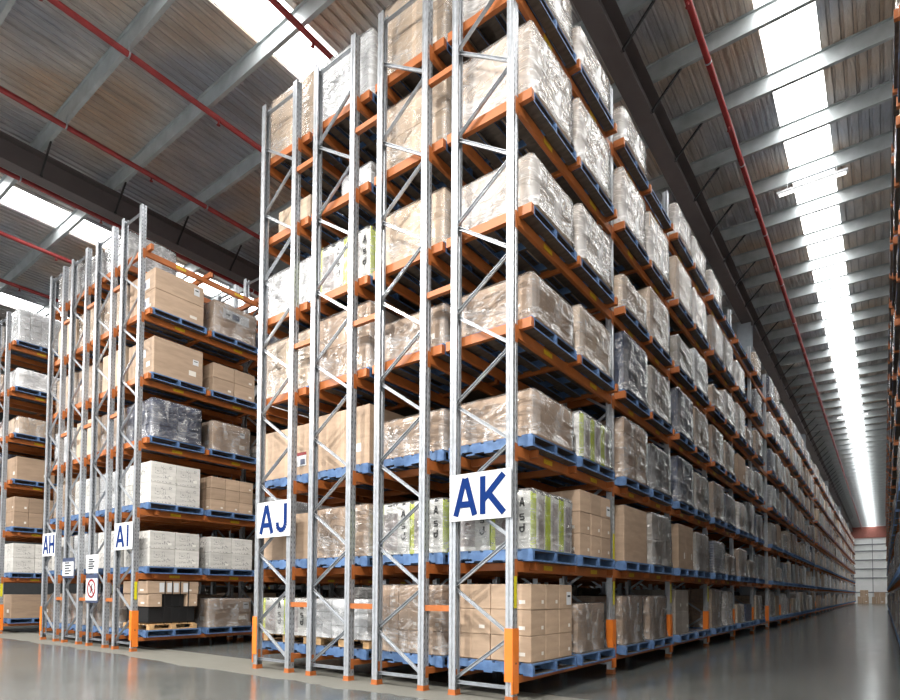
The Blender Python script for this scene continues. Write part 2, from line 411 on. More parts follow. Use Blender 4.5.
# ------------------------------------------------------------------ loads
def film_geo(hx, hy, h, seed, mi=0, n=7, flare=.03):
    """stretch film shell: four wrinkled sides and a top"""
    g = G(); off = Vector((seed*3.7, seed*1.3, seed*.7))
    def disp(p, nrm, amt=.014):
        d = noise.noise(Vector(p)*2.6+off)*amt + noise.noise(Vector(p)*6+off)*amt*.5
        return (p[0]+nrm[0]*(amt+d), p[1]+nrm[1]*(amt+d), p[2]+nrm[2]*(amt*.6+d*.6))
    e = .016
    # ring of side points
    ring = []
    r = .03
    cs = [(hx, -hy), (hx, hy), (-hx, hy), (-hx, -hy)]
    for k in range(4):
        a = cs[k]; b = cs[(k+1) % 4]
        for i in range(n):
            t = .03+.94*i/(n-1)
            x = a[0]+(b[0]-a[0])*t; y = a[1]+(b[1]-a[1])*t
            nx, ny = ((1,0),(0,1),(-1,0),(0,-1))[k]
            ring.append((x, y, nx, ny))
    zs = [0.006, .06, .2, .4, .6, .8, .94, 1]
    o = len(g.v); L = len(ring)
    for zi, t in enumerate(zs):
        for (x, y, nx, ny) in ring:
            fl = flare*(1-min(1, t/.14)) if t < .14 else 0
            q = disp((x, y, t*h), (nx, ny, 0)); ins = -.02 if t == 1 else 0
            g.v.append((q[0]+nx*(e*.6+fl+ins), q[1]+ny*(e*.6+fl+ins), max(.004, t*h+(.012 if t == 1 else 0)+ noise.noise(Vector((x, y, t))*3+off)*(.008 if 0 < zi < 7 else 0))))
    for zi in range(len(zs)-1):
        for i in range(L):
            j = (i+1) % L; g.f.append((o+zi*L+i, o+zi*L+j, o+(zi+1)*L+j, o+(zi+1)*L+i)); g.m.append(mi); g.sm.append(True)
    g.f.append(tuple(o+(len(zs)-1)*L+i for i in range(L))); g.m.append(mi); g.sm.append(False)
    return g
CM = {}
def carton_mesh(dx, dy, dz, mat):
    k = (round(dx, 3), round(dy, 3), round(dz, 3), mat)
    if k not in CM:
        g = G(); g.cbox(-dx/2, dx/2, -dy/2, dy/2, 0, dz, .006); CM[k] = g.mesh('carton', [M[mat]])
    return CM[k]
FM = {}
def film_mesh(hx, hy, h, seed, mat='film'):
    k = (round(hx, 2), round(hy, 2), round(h, 2), seed % 3, mat)
    if k not in FM: FM[k] = film_geo(hx, hy, h, seed % 3).mesh('stretch_film', [M[mat]])
    return FM[k]
WORD = {'tan1':'tan cardboard','tan2':'pale tan cardboard','tan3':'brown cardboard','grey':'grey-brown cardboard','white':'white printed','plainwhite':'plain white','navy':'navy blue','crate':'navy printed','charcoal':'charcoal','lime':'white and lime-green printed','bluewhite':'pale blue'}
EX = {  # printed labels seen on particular loads: face, u0, u1, z0, z1, style
 'front of the third level of AJ rack': [('y', .62, .95, .18, .45, 'rw')],
 'sixth level of AI rack, near half of first bay': [('y', .45, .8, .56, .8, 'b'), ('y', .45, .8, .1, .34, 'b'), ('x', .78, .9, .72, .9, 'p')],
 'sixth level of AI rack, far half of first bay': [('x', .2, .82, .55, .86, 'b')],
 'fifth level of AI rack, near half of first bay': [('y', .45, .7, .5, .72, 'b'), ('x', .78, .9, .55, .7, 'p')],
 'fourth level of AI rack, far half of first bay': [('x', .72, .84, .62, .8, 'p')],
 'floor level of AI rack, far half of first bay': [('x', .8, .94, .62, .86, 'p')],
 'floor level of AK rack, near half of first bay': [('x', .84, .96, .72, .9, 'p')],
 'second level of AK rack, far half of first bay': [('x', .84, .97, .7, .86, 'p')],
 'floor level of AK rack, near half of second bay': [('x', .72, .8, .6, .85, 'p')],
}
def add_labels(o, wx, wy, h, where):
    for (fc, u0, u1, z0, z1, st) in EX.get(where, ()):
        g = G(); off = .0005
        def R(a, b, c, d, m, k):
            e = .001+.0012*k
            if fc == 'y': g.box(-wx/2+a*wx, -wx/2+b*wx, -wy/2-e-.001, -wy/2-e, c*h, d*h, m)
            else: g.box(wx/2+e, wx/2+e+.001, -wy/2+a*wy, -wy/2+b*wy, c*h, d*h, m)
        R(u0, u1, z0, z1, 0, 1)
        du, dz = u1-u0, z1-z0
        if st == 'rw': R(u0, u1, z1-dz*.22, z1, 1, 2); R(u0+du*.62, u1-du*.08, z0+dz*.1, z0+dz*.5, 2, 2)
        if st == 'b': R(u0+du*.35, u0+du*.62, z0+dz*.2, z0+dz*.75, 2, 2); R(u0+du*.1, u0+du*.26, z0+dz*.4, z0+dz*.55, 3, 2)
        if st == 'p': R(u0+du*.2, u1-du*.2, z0+dz*.6, z0+dz*.75, 3, 2)
        obj('printed_label', g, o, mats=[M['signwhite'], M['signred'], M['header'], M['print']], label='white printed label')
def lime_marks(sx, sz):
    g = G(); w = sx
    x0 = w/2-.15; hh = .1
    for i, ch in enumerate('ASO'):
        zc = sz*(.72-.22*i)
        if ch == 'A': strokes(g, letter('A', x0, zc, .07, hh, .018), .018, 0, 0)
        if ch == 'S': strokes(g, [((x0+.06, zc+.06), (x0+.01, zc+.06)), ((x0+.01, zc+.06), (x0+.01, zc+.03)), ((x0+.01, zc+.03), (x0+.06, zc+.03)), ((x0+.06, zc+.03), (x0+.06, zc)), ((x0+.06, zc), (x0+.01, zc))], .014, 0, 0)
        if ch == 'O':
            strokes(g, letter('J', x0, zc, .07, hh, .018), .018, 0, 0); strokes(g, [((x0+.009, zc+.03), (x0+.009, zc+.06)), ((x0, zc+.06), (x0+.065, zc+.06))], .018, -.0003, 0)
    return g
LMK = {}
def load(x, y, z, spec, where, near, seed):
    """spec: (mat, nx, ny, nz, h, film, [wx, wy])"""
    mat, nx, ny, nz, h, fl = spec[:6]
    wx, wy = spec[6:8] if len(spec) > 6 else (1.08, 1.06)
    ow = {'tan1':'tan','tan2':'pale tan','tan3':'brown','grey':'grey-brown','white':'white','plainwhite':'white','navy':'navy','crate':'navy','charcoal':'charcoal','lime':'lime-striped','bluewhite':'pale blue'}[mat]
    n = nx*ny*nz
    kind = ('big %s carton' % ow) if n == 1 else (('two stacked %s cartons' % ow) if n == 2 and nz == 2 else ('%s carton stack' % ow))
    lab = ('filmed ' if fl else '') + kind + ', ' + where
    sx, sy, sz = wx/nx, wy/ny, h/nz
    if near:
        o = empty('wrapped_pallet_load' if fl else 'carton_stack', (x, y, z), lab, 'pallet load', 'pallet loads in the racking')
        me = carton_mesh(sx-.008, sy-.008, sz-.004, mat)
        for k in range(nz):
            for i in range(nx):
                for j in range(ny):
                    if 0 < i < nx-1 and 0 < j < ny-1: continue
                    jx = R_.uniform(-.002, .002)
                    obj('carton', me, o, (-wx/2+sx*(i+.5)+jx, -wy/2+sy*(j+.5), .001+sz*k))
        if mat == 'lime':
            if (round(sx, 3), round(sz, 3)) not in LMK: LMK[(round(sx, 3), round(sz, 3))] = lime_marks(sx, sz).mesh('printed_marks', [M['black']])
            for i in range(nx): obj('printed_marks', LMK[(round(sx, 3), round(sz, 3))], o, (-wx/2+sx*(i+.5), -wy/2-.0008, 0), label='dark printed characters')
        add_labels(o, wx, wy, h, where)
        if fl: obj('stretch_film', film_mesh(wx/2, wy/2, h, seed, fl), o)
        return o
    g = load_geo(spec); key = ('L',)+tuple(spec)+(seed % 3,)
    if key not in FM:
        gg = G().add(g)
        if fl: gg.add(film_geo(wx/2, wy/2, h, seed % 3, 1, 4))
        FM[key] = gg.mesh('pallet_load', [M[mat], M[fl or 'film']])
    return obj('wrapped_pallet_load', FM[key], None, (x, y, z), lab, 'pallet load', 'pallet loads in the racking')
def load_geo(spec):
    mat, nx, ny, nz, h, fl = spec[:6]
    wx, wy = spec[6:8] if len(spec) > 6 else (1.08, 1.06)
    sx, sy, sz = wx/nx, wy/ny, h/nz; g = G()
    for k in range(nz):
        for i in range(nx):
            for j in range(ny):
                if 0 < i < nx-1 and 0 < j < ny-1: continue
                g.box(-wx/2+sx*i+.005, -wx/2+sx*(i+1)-.005, -wy/2+sy*j+.005, -wy/2+sy*(j+1)-.005, .001+sz*k, sz*(k+1)-.005)
    return g
def rand_spec(lv, r):
    m = r.choices(['tan1','tan2','tan3','grey','plainwhite','navy','charcoal','crate'], [30, 26, 14, 10, 8, 5, 2, 2] if lv > 3 else [24, 8, 26, 26, 3, 8, 9, 2])[0]  # lower levels get darker cartons, putting the shade down there into their colour
    t = r.choice([(1,1,1),(1,1,2),(2,2,2),(2,2,3),(2,3,3),(3,2,2),(1,2,2),(3,3,4)])
    h = r.choice([.5, .62, .74, .84, .9]) if lv < 6 else r.choice([.5, .62, .74])
    if t == (1,1,1): h = min(h, .74)
    if m in ('navy', 'charcoal'): t = (1,1,1); h = max(h, .74)
    f = r.choices(['film', 'milky_sheen', None], [6, 3, 1])[0]
    return (m,)+t+(h, f)+((.94, .92) if lv == 0 else ())

# explicit cells: SP[row][bay][level] = (A, B)
F = 'film'; K = 'milky_sheen'
def S(m, nx, ny, nz, h, f=None, *w): return (m, nx, ny, nz, h, f)+tuple(w)
AK = {0: [(S('tan1',2,3,3,.88), S('tan1',2,2,1,.64,F,.94,.92)), (S('lime',2,3,1,.67,F), S('tan1',2,3,3,.86)),
          (S('tan1',1,1,1,.52,F), S('lime',2,3,1,.60,F)), (S('tan1',1,1,1,.53,F), S('tan2',1,1,2,.68,F)),
          (S('tan2',2,2,2,.62,K), S('tan2',2,1,3,.74,K)), (S('tan2',1,1,1,.88,K), S('tan2',1,1,2,.88,K)),
          (S('tan2',2,1,1,.62,K), S('tan2',2,1,1,.56,K))],
      1: [(S('tan1',1,1,1,.74,F,.94,.94), S('tan3',2,1,1,.74,F,.94,.92)), (S('tan1',1,1,1,.86), S('grey',1,2,2,.88,F)),
          (S('tan1',1,2,4,.92,F), S('charcoal',1,1,1,.78,F)), (S('navy',1,1,1,.92,F), S('grey',2,2,2,.80,F)),
          (S('tan2',1,1,1,.52,F), S('tan2',1,1,2,.88,F)), (S('tan2',1,1,2,.9,K), S('tan2',1,1,2,.9,K)),
          (S('tan2',2,2,1,.56,K), None)],
      2: [(S('grey',2,2,2,.86,None,.94,.94), None), (S('tan3',1,2,1,.86), S('grey',1,2,2,.8,F)),
          (S('navy',1,1,1,.88,F), S('grey',1,2,2,.78,F)), (S('navy',1,1,1,.88,F), S('tan3',1,2,1,.84,F)),
          (S('grey',1,1,2,.62,F), S('plainwhite',2,1,2,.8,F)), (S('tan2',1,1,2,.88,F), S('tan2',1,1,1,.8,K)),
          (S('tan2',2,1,4,.62,K), S('tan2',1,1,1,.62,K))],
      3: [0]*6+[(S('tan2',1,1,1,.62,K), None)],
      4: [0]*5+[(S('tan2',1,1,2,.7,K), None), (None, None)],
      5: [0]*6+[(S('tan2',1,1,1,.62,F), None)]}
R3 = {0: [(S('tan1',3,2,3,.87,F), S('tan3',2,2,2,.8)), (S('lime',2,2,1,.68,F), S('tan3',2,2,2,.8)),
          (S('tan1',1,1,1,.52,F), S('tan3',1,1,1,.8)), (S('tan1',1,1,1,.53,F), S('tan3',1,1,2,.84)),
          (S('tan2',1,1,1,.74,F), S('tan3',1,1,1,.7)), (S('tan2',1,2,2,.94,F), S('tan1',1,1,1,.8)),
          (S('tan2',1,1,2,1.1,F), S('tan2',1,1,2,1.0,F))]}
R2 = {0: [('T', S('plainwhite',3,2,3,.56,F)), (S('tan1',1,1,1,.72,F), S('tan3',2,2,2,.8)),
          (S('tan1',1,1,1,.84), S('tan3',1,1,1,.8)), (S('tan1',1,1,2,.95,F), S('tan3',1,1,2,.84)),
          (S('lime',2,2,1,.74,F), S('tan1',1,1,1,.7)), (S('plainwhite',1,1,1,.58,F,.62,.62), S('tan2',1,1,1,.55)),
          (S('plainwhite',1,1,2,.98,K), S('tan2',1,1,2,1.0,F))]}
R1 = {0: [('T', S('lime',2,2,1,.56,F)), (S('tan1',1,1,1,.7), S('tan3',2,2,2,.8)),
          (S('tan1',1,1,1,.78), S('tan3',1,1,1,.8)), (S('tan2',1,1,2,.9,F), S('tan3',1,1,2,.84)),
          (S('plainwhite',1,1,1,.72,K), S('tan1',1,1,1,.7)), (S('tan2',1,1,1,.5,None,.8,.9), S('tan2',1,1,1,.55)),
          (S('tan2',1,1,2,1.05,F), S('plainwhite',1,1,2,1.0,K))]}
AI = {0: [('D', S('tan3',1,1,1,.62,F)), (S('white',2,2,2,.72), S('white',2,2,2,.70)),
          (S('white',2,2,2,.84), S('tan1',2,3,3,.74)), (S('crate',1,2,3,.78,F), S('tan1',1,1,1,.66,F,.95,.95)),
          (S('tan1',1,1,1,.76), S('tan1',1,2,2,.64)), (S('tan1',1,1,2,.86), S('tan1',1,1,2,.72,F)), None],
      **{k: [0]*6+[None] for k in range(1, 16)}}

MULTI = ('AK rack', 'AI rack', 'far left rack')
def place(xc, k, lv, spec, slot, rowname, near, seed):
    """slot 0 = A (near half of bay), 1 = B"""
    y = Y0+BAY*k + (.2+.5825 if slot == 0 else 1.5+.5825)
    z = P[lv]
    where = '%s of %s, %s half of %s bay' % (LV[lv], rowname, 'near' if slot == 0 else 'far', ORD[k]) if rowname in MULTI else 'front of the %s of %s' % (LV[lv], rowname)
    pallet(xc, y, z, where, near)
    if spec is None: return
    zz = z+.1405
    load(xc+R_.uniform(-.01, .01), y, zz, spec, where, near, seed)

stuff_pal = G(); stuff_boxes = {}; stuff_film = G()
SB = G(); SBM = ['tan1','tan2','tan3','grey','plainwhite','navy','charcoal','crate','film','milky_sheen']
def stuff_place(xc, y, z, spec, seed):
    stuff_pal.add(far_pal, (xc, y, z+.002))
    g = load_geo(spec); i = SBM.index(spec[0]); SB.add(g, (xc, y, z+.144), {0: i})
    wx, wy = (1.08, 1.06)
    if spec[5]:
        SB.add(film_geo(wx/2, wy/2, spec[4], seed % 3, 0, 2), (xc, y, z+.144), {0: SBM.index(spec[5])})

# ------------------------------------------------------------------ racks
def post_profile(side):
    """open channel .09 x .10, open towards the other post; side=-1 left post, +1 right"""
    t = .004; s = side
    # outer at x=0 .. inner at x=-s*.09 ; local origin at outer edge
    pts = [(0,0),(0,.04),(-.012,.045),(-.012,.055),(0,.06),(0,.1),(-.035,.1),(-.045,.092),(-.055,.1),(-.09,.1),(-.09,.078),(-.09+t,.078),(-.09+t,.1-t),(-.055,.1-t),(-.045,.092-t),(-.035,.1-t),(-t,.1-t),
           (-t,.062),(-.016,.057),(-.016,.043),(-t,.038),(-t,t),(-.035,t),(-.045,.008+t),(-.055,t),(-.09+t,t),(-.09+t,.022),(-.09,.022),(-.09,0),(-.055,0),(-.045,.008),(-.035,0)]
    pts = [(x*s, y) for x, y in pts]
    return pts
MEpost = {}
for s in (-1, 1):
    g = G(); g.prism(post_profile(s), 'z', .006, H); MEpost[s] = g.mesh('post', [M['post']])
fg = G(); fg.box(-.06, .06, -.012, .112, 0, .006); fg.box(-.049, .049, -.004, 0, .006, .062); fg.box(-.049, -.045, 0, .104, .006, .062); fg.box(.045, .049, 0, .104, .006, .062)
ME_foot = fg.mesh('foot_plate', [M['orange']])
gg = G()   # guard, local origin at outer edge of the post, outer side +x
gg.box(-.095, .012, -.014, -.004, .22, .8); gg.box(.004, .014, -.014, .112, .09, .8); gg.box(-.01, .014, -.014, -.004, .09, .22)
gg.tube((.0145, .05, .42), (.0155, .05, .42), .012, 10, 1)
ME_guard = gg.mesh('post_guard', [M['guard'], M['black']])
gl_ = G(); gl_.v = [(-x, y, z) for x, y, z in gg.v]; gl_.f = [f[::-1] for f in gg.f]; gl_.m = gg.m; gl_.sm = gg.sm
ME_guardL = gl_.mesh('post_guard', [M['guard'], M['black']])
def yel(z0, z1, sgn):
    g = G(); g.box(*sorted((sgn*.003, sgn*.006)), .025, .08, z0, z1); return g
def braces(phase):
    """list of (p, q) in frame-local coords (x 0..FD)"""
    L = [((.045,.05,.15),(FD-.045,.05,.15))]
    D = [((.045,.05,8.82),(FD-.045,.05,8.82))]
    z = .15; left = (phase == 0)
    zz = .17
    while zz+.54 < 8.8:
        x0, x1 = (.05, FD-.05) if left else (FD-.05, .05)
        D.append(((x0, .05, zz+.01), (x1, .05, zz+.53))); left = not left; zz += .54
    return L, D
def chan(g, p, q, m=0):
    """thin C-channel brace: two flanges and a web"""
    p = Vector(p); q = Vector(q); d = (q-p).normalized(); s = d.cross(Vector((0,1,0))).normalized()
    g.bar(p+Vector((0,.012,0)), q+Vector((0,.012,0)), .036, .004, m)
    for k in (-1, 1): g.bar(p+s*.017*k, q+s*.017*k, .004, .028, m)
BRM = {}
def brace_meshes(phase):
    if phase not in BRM:
        L, D = braces(phase); h = G(); a = G(); full = G()
        for p, q in L: chan(h, p, q); chan(full, p, q)
        ds = []
        for p, q in D:
            g = G(); pp = Vector(p); chan(g, (0,0,0), tuple(Vector(q)-pp)); ds.append((g.mesh('diagonal_brace', [M['galv']]), pp)); chan(full, p, q)
        BRM[phase] = (h.mesh('upright_frame', [M['galv']]), ds, full.mesh('upright_frame', [M['galv']]))
    return BRM[phase]
bg = G(); bg.cbox(-.025, .025, 0, BAY-.104, -.12, 0, .004)
for s in (0, 1):
    y = 0 if s == 0 else BAY-.106
    bg.box(.0255, .0295, y-.06 if s == 0 else y+.006, y-.006 if s == 0 else y+.06, -.18, .02)
bg0 = G(); bg0.cbox(-.025, .025, 0, BAY-.104, -.075, 0, .004); bg0.box(.0255, .0295, -.06, -.006, -.12, .02); bg0.box(.0255, .0295, BAY-.1, BAY-.046, -.12, .02)
ME_beam0 = bg0.mesh('beam', [M['orange']])
ME_beam = bg.mesh('beam', [M['orange']])
bgl = G(); bgl.v = [(-x, y, z) for x, y, z in bg.v]; bgl.f = [f[::-1] for f in bg.f]; bgl.m = bg.m; bgl.sm = bg.sm
ME_beamL = bgl.mesh('beam', [M['orange']])
lg = G()
lg.box(.0255, .0275, 0, .22, -.085, -.03)
ME_lab = lg.mesh('load_notice', [M['beamlabel']])
sb = G(); sb.box(-.59, .59, -.03, .03, -.02, .09); ME_bar = sb.mesh('support_bar', [M['orange']])
sb2 = G(); sb2.box(-.52, .52, -.03, .03, -.09, -.004); ME_barlow = sb2.mesh('support_bar', [M['orange']])
BARY = (.15, 1.43, 2.72)

def rack(name, xl, nb, phase, label, face, near_b, omit=None, ystart=0, topload=True):
    """xl: outer-left edge of the posts; face: +1 aisle on +X, -1 aisle on -X, 0 inner"""
    r = empty('pallet_rack', (xl+FD/2, Y0, 0), label, 'pallet rack', 'pallet racks')
    LX, RX = -FD/2, FD/2
    nbeam = 0; nbar = 0; SBm = G(); SBr = G()
    hm, ds, full = brace_meshes(phase)
    for k in range(nb+1):
        y = BAY*k
        f = obj('upright_frame', hm if k == 0 else full, r, (LX, y, 0))
        if k == 0:
            for me, p in ds: obj('diagonal_brace', me, f, tuple(p))
        obj('post', MEpost[-1], f, (0, 0, 0)); obj('post', MEpost[1], f, (FD, 0, 0))
        if k < 12:
            obj('foot_plate', ME_foot, f, (.045, 0, 0)); obj('foot_plate', ME_foot, f, (FD-.045, 0, 0))
        if face == 1: obj('post_guard', ME_guard, f, (FD, 0, 0), label='orange guard')
        if face == -1: obj('post_guard', ME_guardL, f, (0, 0, 0), label='orange guard')
        if face and k < 4:
            obj('marker_strip', yel(1.02, 1.37, face), f, (FD if face == 1 else 0, 0, 0), mats=[M['yellow']], label='yellow strip')
            if k: obj('marker_strip', yel(1.7, 2.08, face), f, (FD if face == 1 else 0, 0, 0), mats=[M['yellow']], label='yellow strip')
        if k == nb: break
        for lv in range(7):
            for sd in (1, -1):
                x = RX-.025 if sd == 1 else LX+.025
                me = (ME_beam if sd == 1 else ME_beamL) if lv else ME_beam0
                if nbeam < 98:
                    b = obj('beam', me, r, (x, y+.102, P[lv])); nbeam += 1
                    if sd == face and k < 4 and lv: [obj('load_notice', ME_lab, b, (0 if sd == 1 else -.053, yy, 0), label='yellow label') for yy in (.62, 2.0)]
                else: SBm.add(bg if sd == 1 else bgl, (x, y+.102, P[lv]))
            for q, by in enumerate(BARY):
                if (omit and (k, 1) in omit and q == 2) or lv == 0: continue
                if nbar < 96: obj('support_bar', ME_bar if lv > 2 else ME_barlow, r, (0, y+by+(.25 if lv < 3 and q == 0 else 0), P[lv])); nbar += 1
                else: SBr.add(sb if lv > 2 else sb2, (0, y+by, P[lv]))
    if SBm.v: obj('beam', SBm, r, mats=[M['orange']], kind='stuff')
    if SBr.v: obj('support_bar', SBr, r, mats=[M['orange']], kind='stuff')
    return r
def spacers(r, x0, x1):
    """row spacers joining two neighbouring end frames"""
    for z in (1.0, 4.85, 7.56):
        g = G(); g.box(.002, x1-x0-.002, .02, .08, -.035, .035)
        obj('row_spacer', g, r, (x0-r.location.x, 0, z), mats=[M['orange']])

def fill(xc, nb, cells, rowname, near_b, ind_b, omit=(), levels=range(7), seed=1, onlyA=False):
    rr = random.Random(seed)
    for k in range(nb):
        for lv in levels:
            row = cells.get(k)
            if row and row[lv] == 0: row = None
            for slot in (0, 1):
                if (k, slot) in omit: continue
                sp = row[lv][slot] if row and row[lv] else (None if row and row[lv] is None else rand_spec(lv, rr))
                if row and row[lv] is None: continue
                if sp == 'X': continue
                sd = rr.randrange(3)
                if k < ind_b and not (onlyA and slot == 1):
                    if sp == 'T':
                        y = Y0+BAY*k+.2+.5825; where = 'front of the floor level of %s' % rowname
                        pallet(xc, y, P[0], where, True); timber_pallet(xc, y, P[0]+.1405, 'floor level of '+rowname)
                        # specs for T rows are single: reuse slot 1 spec on the timber pallet
                        load(xc, y, P[0]+.256, row[lv][1], where, True, sd); continue
                    if sp == 'D': desk_load(xc, Y0+BAY*k+.2+.5825, rowname); continue
                    place(xc, k, lv, sp, slot, rowname, k < near_b, sd)
                else:
                    if sp in ('T', 'D') or sp is None: sp = rand_spec(lv, rr)
                    if sp[0] not in SBM: sp = ('tan1',)+tuple(sp[1:])
                    if len(sp) > 6: sp = sp[:6]
                    stuff_place(xc, Y0+BAY*k+(.2+.5825 if slot == 0 else 1.5+.5825), P[lv], sp, sd)

def desk_load(x, y, rowname):
    where = 'floor level of %s, near half of first bay' % rowname
    pallet(x, y, P[0], where, True); timber_pallet(x, y, P[0]+.1405, 'floor level of '+rowname)
    o = empty('strapped_furniture_load', (x, y, P[0]+.256), 'strapped tan cartons bridging a black wrapped block on two pallets', 'pallet load')
    g = G(); g.cbox(-.45, .45, -.48, .5, .02, .34, .01); g.cbox(-.45, .45, -.22, .26, .342, .6, .01); obj('black_block', g, o, mats=[M['black']], label='black wrapped block')
    for a, b in ((-.52, -.24), (.28, .52)):
        g = G(); g.cbox(-.5, .52, a, b, .345, .6, .008); obj('carton', g, o, mats=[M['tan1']])
    g = G(); g.cbox(-.5, .52, -.54, .54, .605, .86, .008); obj('carton', g, o, mats=[M['tan1']])
    g = G()
    for i, yy in enumerate((-.3, -.14, .0, .2)): g.box(.522, .526, yy, yy+.1, .64, .83)
    obj('label_sheet', g, o, mats=[M['signwhite']], label='white label sheets')
    g = G()
    for yy in (-.2, -.05, .12, .3): g.bar((.535, yy, 0), (.527, yy+.02, .862), .02, .004, 0, (1,0,0))
    obj('strap', g, o, mats=[M['black']], label='black straps')

# block 1: AK, two inner rows, AJ
XL1 = [-7.88, -6.627, -5.335, -4.094]
XL2 = [-16.46, -15.195, -13.895, -12.678]
NB = 32
OM = {(k, 1) for k in (5, 11, 17, 23, 29)}
rAK = rack('AK', XL1[3], NB, 0, 'long pallet rack carrying the AK sign, facing the right-hand aisle', 1, 3, OM)
r3 = rack('R3', XL1[2], 14, 1, 'inner pallet rack directly behind the AK rack, left of it', 0, 1)
r2 = rack('R2', XL1[1], 14, 0, 'inner pallet rack directly right of the AJ rack', 0, 1)
rAJ = rack('AJ', XL1[0], 14, 1, 'pallet rack carrying the AJ sign at the left of the centre block', -1, 1)
spacers(r3, XL1[2]+FD, XL1[3]); spacers(r2, XL1[1]+FD, XL1[2]); spacers(rAJ, XL1[0]+FD, XL1[1])
cx = lambda xl: xl+FD/2-.015
fill(cx(XL1[3]), NB, AK, 'AK rack', 3, 8, OM, seed=11)
fill(cx(XL1[2]), 14, R3, 'rack left of AK', 1, 1, seed=12, onlyA=True)
def tfix(d):
    # floor-level 'T' cells: slot A holds the timber-pallet load, B plain
    return d
fill(cx(XL1[1]), 14, tfix(R2), 'rack right of AJ', 1, 1, seed=13, onlyA=True)
fill(cx(XL1[0]), 14, tfix(R1), 'AJ rack', 1, 1, seed=14, onlyA=True)
# block 2
rAI = rack('AI', XL2[3], 16, 0, 'pallet rack carrying the AI sign, facing the left-hand aisle', 1, 1)
r6 = rack('R6', XL2[2], 3, 1, 'inner pallet rack left of the AI rack, bearing the prohibition notice', 0, 1)
r7 = rack('R7', XL2[1], 3, 0, 'inner pallet rack right of the AH rack, bearing a small white notice', 0, 1)
rAH = rack('AH', XL2[0], 3, 1, 'pallet rack carrying the small AH sign', -1, 1)
spacers(r6, XL2[2]+FD, XL2[3]); spacers(r7, XL2[1]+FD, XL2[2]); spacers(rAH, XL2[0]+FD, XL2[1])
fill(cx(XL2[3]), 16, AI, 'AI rack', 1, 2, seed=21)
B2 = {0: [(S('tan3',1,1,1,.7,F), S('tan3',1,1,1,.7)), (S('white',2,2,2,.8), S('tan3',1,1,1,.7)), (S('plainwhite',2,2,2,.8,F), S('tan3',1,1,1,.7)),
          (S('tan1',1,1,1,.8,F), S('tan3',1,1,1,.7)), (S('tan2',1,1,1,.85), S('tan3',1,1,1,.7)), (S('tan2',1,1,1,.85,F), S('tan3',1,1,1,.7)), (S('charcoal',1,1,1,.75,K), 'X')], 1: [0]*6+[None], 2: [0]*6+[None]}
fill(cx(XL2[2]), 3, B2, 'rack left of AI', 1, 1, seed=22, onlyA=True)
B3 = {0: [B2[0][i] for i in (0, 2, 1, 4, 3, 5, 6)], 1: [0]*6+[None], 2: [0]*6+[None]}
fill(cx(XL2[1]), 3, B3, 'rack right of AH', 1, 1, seed=23, onlyA=True)
B4 = {0: [B2[0][i] for i in (0, 1, 3, 2, 5, 4)]+[(S('grey',1,1,1,.95,K), 'X')], 1: [0]*6+[None], 2: [0]*6+[None]}
fill(cx(XL2[0]), 3, B4, 'AH rack', 1, 1, seed=24, onlyA=True)
# block 3, far left
rL = rack('L', -20.31, 3, 0, 'pallet rack at the far left edge, across the aisle from AH', 1, 1)
B5 = {0: [(S('tan3',1,1,1,.66), S('tan3',1,1,1,.66)), (S('white',2,2,2,.82), S('white',2,2,2,.8)), (S('tan3',2,3,2,.84), S('tan3',2,3,2,.84)),
          (S('tan3',1,1,1,.66,None,.9,.95), S('tan1',1,1,1,.66)), (S('tan2',1,1,1,.5,F,.9,.9), S('tan1',1,1,1,.6,F)),
          (S('plainwhite',1,1,1,.52,K), S('plainwhite',1,1,1,.5,K)), (S('plainwhite',2,4,5,.92,F), S('plainwhite',2,4,5,.9,F))]}
fill(cx(-20.31), 3, B5, 'far left rack', 1, 1, seed=25)
rL2 = rack('L2', -21.58, 3, 1, 'inner pallet rack hidden behind the one at the far left edge', 0, 0)
fill(cx(-21.58), 3, {}, 'far left inner rack', 0, 0, seed=26)
# right-hand rack
XR = .36
rR = rack('R', XR, 20, 0, 'pallet rack seen edge-on along the right side of the aisle', -1, 0)
fill(XR+FD/2+.005, 20, {}, 'the right-hand rack', 0, 1, seed=31)

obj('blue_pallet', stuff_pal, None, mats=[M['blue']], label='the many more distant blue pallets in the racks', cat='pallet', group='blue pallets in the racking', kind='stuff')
obj('wrapped_pallet_load', SB, None, mats=[M[k] for k in SBM], label='the many more distant wrapped carton loads in the racks', cat='pallet load', group='pallet loads in the racking', kind='stuff')

# ------------------------------------------------------------------ signs
def sign(x0, x1, txt, spec, label):
    w = x1-x0; y = Y0-.022
    o = obj('aisle_sign', (lambda g: (g.cbox(-w/2, w/2, -.004, .004, 0, .545, .0015), g)[1])(G()), None, ((x0+x1)/2, y, 2.01), label, 'sign', mats=[M['signwhite']])
    for ch, (lx, lw) in zip(txt, spec):
        g = G(); strokes(g, letter(ch, lx-w/2, .06, lw, .43, .072), .072, -.0042, 0)
        obj('letter', g, o, mats=[M['signblue']], label='blue letter '+ch)
    g = G()
    for sx in (-1, 1):
        for z in (.03, .515): g.tube((sx*(w/2-.03), -.007, z), (sx*(w/2-.03), -.0041, z), .008, 8)
    obj('screw', g, o, mats=[M['galv']])
    return o
sign(-4.075, -3.24, 'AK', [(.06, .33), (.43, .35)], 'white sign with large blue letters AK on the corner rack frame')
sign(-7.79, -6.99, 'AJ', [(.06, .34), (.46, .26)], 'white sign with blue letters AJ across the frame left of centre')
sign(-12.60, -11.83, 'AI', [(.07, .36), (.52, .1)], 'white sign with blue letters AI on the left block of racks')
sign(-16.39, -15.62, 'AH', [(.05, .32), (.42, .3)], 'white sign with blue letters AH nearest the left edge')
